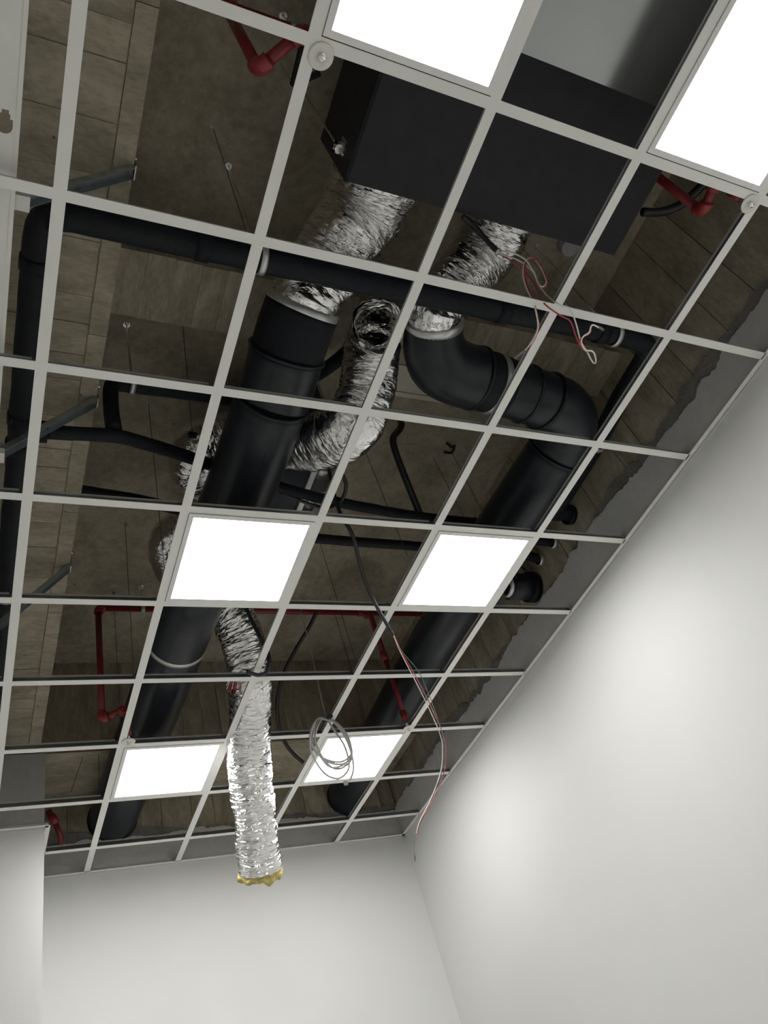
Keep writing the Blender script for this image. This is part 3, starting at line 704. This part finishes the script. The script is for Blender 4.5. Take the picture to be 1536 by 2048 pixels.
c2 = [P(478, 1190, .40), P(492, 1215, .30), P(505, 1245, .22), P(522, 1278, .13), P(535, 1303, .06), P(539, 1328, -.005), P(533, 1344, -.03), P(518, 1350, -.04), P(504, 1347, -.035), P(494, 1343, -.03)]
conduit('corrugated_conduit', 'black corrugated conduit curling over the hanging foil duct at a grid crossing', c2, .0115)
tb = thing('wire_bundle', 'short bundle of red and white wire ends against the hanging foil duct', 'wires', P(470, 1365, .06))
for k in range(9):
    x0 = 462+k*2.2; sp = (k-4)*2.0
    strand(tb, 'wire_end', [P(x0+2, 1352, .085), P(x0-1+sp*.3, 1365, .055), P(x0-3+sp*.7, 1378+(k % 3)*6, .03+.004*(k % 2))], .0021, 'w_white' if k % 3 == 0 else 'w_red')
strand(tb, 'wire_end', [P(466, 1352, .085), P(460, 1358, .06), P(453, 1371, .045)], .0021, 'w_white')
strand(tb, 'wire_end', [P(464, 1352, .085), P(457, 1360, .06), P(455, 1366, .045)], .0021, 'w_white')
pipe('black_cable', 'thick black cable sagging from the far red pipe beside the hanging foil duct', [P(634, 1222, 1.0), P(618, 1255, .93), P(592, 1298, .84), P(568, 1345, .75), P(556, 1392, .66), P(555, 1430, .58), P(563, 1470, .50), P(580, 1500, .44), P(610, 1527, .38), P(650, 1545, .33)], .0135, 'hose', lumpy=False)
# coil of grey cable hanging at a grid crossing
tc_ = thing('cable_coil', 'coil of grey cable tied and hanging in front of a lit panel', 'cable', PY(655, 1440, 4.05))
YC = 4.05
strand(tc_, 'lead', [P(598, 1205, 1.10), P(612, 1262, .80), P(630, 1340, .42), PY(648, 1418, YC), PY(655, 1440, YC)], .0040, 'w_grey')
loops = [
    [(655, 1438), (640, 1434), (626, 1450), (622, 1478), (628, 1500), (650, 1518), (680, 1524), (700, 1512), (702, 1492), (694, 1470), (676, 1448), (656, 1438)],
    [(656, 1438), (642, 1436), (630, 1452), (624, 1482), (632, 1504), (656, 1524), (684, 1528), (702, 1514), (700, 1490), (690, 1466), (674, 1446), (656, 1438)],
    [(655, 1438), (644, 1438), (634, 1456), (630, 1478), (638, 1502), (655, 1528), (676, 1538), (698, 1526), (704, 1506), (698, 1482), (680, 1452), (656, 1438)],
    [(655, 1439), (636, 1436), (624, 1460), (621, 1484), (636, 1506), (654, 1530), (672, 1535), (694, 1524), (703, 1500), (693, 1472), (672, 1446), (656, 1439)],
    [(655, 1440), (636, 1437), (622, 1462), (621, 1496), (632, 1524), (652, 1549), (676, 1557), (694, 1544), (698, 1524), (688, 1490), (668, 1460), (656, 1440)],
    [(656, 1440), (670, 1446), (688, 1470), (702, 1504), (707, 1535), (702, 1556), (696, 1561), (692, 1566)]]
for i, lp in enumerate(loops):
    strand(tc_, 'cable_loop', [PY(x, y, YC-.012*i+.004*math.sin(j*2.1+i)) for j, (x, y) in enumerate(lp)], .0060, 'w_grey')
kc = PY(656, 1439, YC-.025)
mesh('cable_tie', tube([kc+Vector((-.004, .035, .004)), kc+Vector((.004, -.045, -.004))], .013, 8), 'hose', tc_)
pe = PY(692, 1566, YC-.06); mesh('cable_plug', box(pe.x-.012, pe.x+.010, pe.y-.006, pe.y+.006, pe.z-.012, pe.z+.010), 'clearcap', tc_)
# loose red and white wires below the second foil duct
c4 = [P(925, 432, .48), P(945, 450, .46), P(962, 468, .43), P(980, 488, .39), P(998, 505, .35)]
conduit('corrugated_conduit', 'short black conduit lying across the foil duct at the air handling unit edge', c4, .012)
lw = thing('wire_bundle', 'loose red and white wires looping below the air handling unit over a grid crossing', 'wires', P(998, 505, .35))
mesh('conduit_bush', ring(P(996, 503, .353), (c4[-1]-c4[-2]).normalized(), .008, .015, .012, 20), 'band', lw, True)
def q6(lst): return [P(980+x/6, 480+y/6, z) for x, y, z in lst]
wA = q6([(95, 145, .35), (190, 135, .30), (310, 170, .27), (430, 240, .25), (490, 330, .22), (535, 400, .20), (555, 470, .18), (590, 540, .16), (640, 560, .15), (675, 510, .16), (660, 440, .19), (610, 330, .23), (550, 240, .26), (490, 215, .28), (430, 250, .27), (400, 340, .24), (400, 450, .20), (430, 560, .15), (480, 670, .10), (525, 750, .03), (550, 860, -.04), (572, 970, -.06), (572, 1070, -.07), (530, 1180, -.08), (470, 1270, -.09), (410, 1335, -.10)])
strand(lw, 'white_wire', wA, .0031, 'w_white')
wAr = q6([(100, 160, .35), (215, 225, .30), (320, 300, .27), (400, 360, .25), (470, 440, .21), (530, 520, .17), (570, 600, .13), (600, 700, .06), (680, 790, -.03), (790, 870, -.05), (880, 925, -.06), (950, 960, -.07), (990, 1030, -.08), (1020, 1130, -.10), (1060, 1220, -.12), (1110, 1300, -.14), (1160, 1335, -.15), (1215, 1325, -.15), (1235, 1350, -.16)])
strand(lw, 'red_wire', wAr, .0031, 'w_red')
wB = q6([(90, 150, .35), (200, 195, .31), (310, 230, .29), (400, 280, .27), (480, 350, .23), (530, 410, .20), (560, 480, .17), (600, 560, .14), (660, 640, .09), (740, 715, .02), (800, 755, -.03), (860, 790, -.04), (930, 805, -.05), (980, 860, -.06), (1015, 950, -.07), (1045, 1050, -.09), (1075, 1170, -.11), (1110, 1260, -.13), (1170, 1350, -.15), (1210, 1430, -.17), (1255, 1485, -.18), (1272, 1450, -.18), (1250, 1360, -.17), (1215, 1330, -.16), (1150, 1325, -.15), (1110, 1270, -.14), (1095, 1200, -.13), (1130, 1150, -.12), (1190, 1110, -.11), (1215, 1030, -.10), (1250, 1022, -.095), (1310, 1055, -.09)])
strand(lw, 'white_wire', wB, .0032, 'w_white')
wC = q6([(425, 390, .22), (415, 330, .24), (440, 260, .26), (500, 225, .27), (560, 240, .255), (625, 340, .225), (675, 440, .185), (690, 510, .158), (655, 572, .148), (610, 565, .155), (575, 500, .17)])
strand(lw, 'red_wire', wC, .0031, 'w_red')
wD = q6([(430, 260, .265), (420, 350, .235), (425, 450, .195), (455, 570, .145), (505, 690, .095), (540, 790, .0), (565, 900, -.05), (583, 990, -.06), (575, 1080, -.07), (535, 1190, -.08), (475, 1270, -.09), (415, 1335, -.10)])
strand(lw, 'red_wire', wD, .0031, 'w_red')
strand(lw, 'red_wire', q6([(1085, 1260, -.135), (1080, 1200, -.13), (1120, 1160, -.12), (1185, 1130, -.112), (1215, 1085, -.105)]), .0026, 'w_red')
mesh('wire_cap', tube(q6([(415, 1330, -.10), (295, 1415, -.115)]), .0055, 10), 'clearcap', lw, True)
mesh('wire_cap', tube(q6([(1300, 1045, -.09), (1360, 1078, -.085)]), .0055, 10), 'clearcap', lw, True)
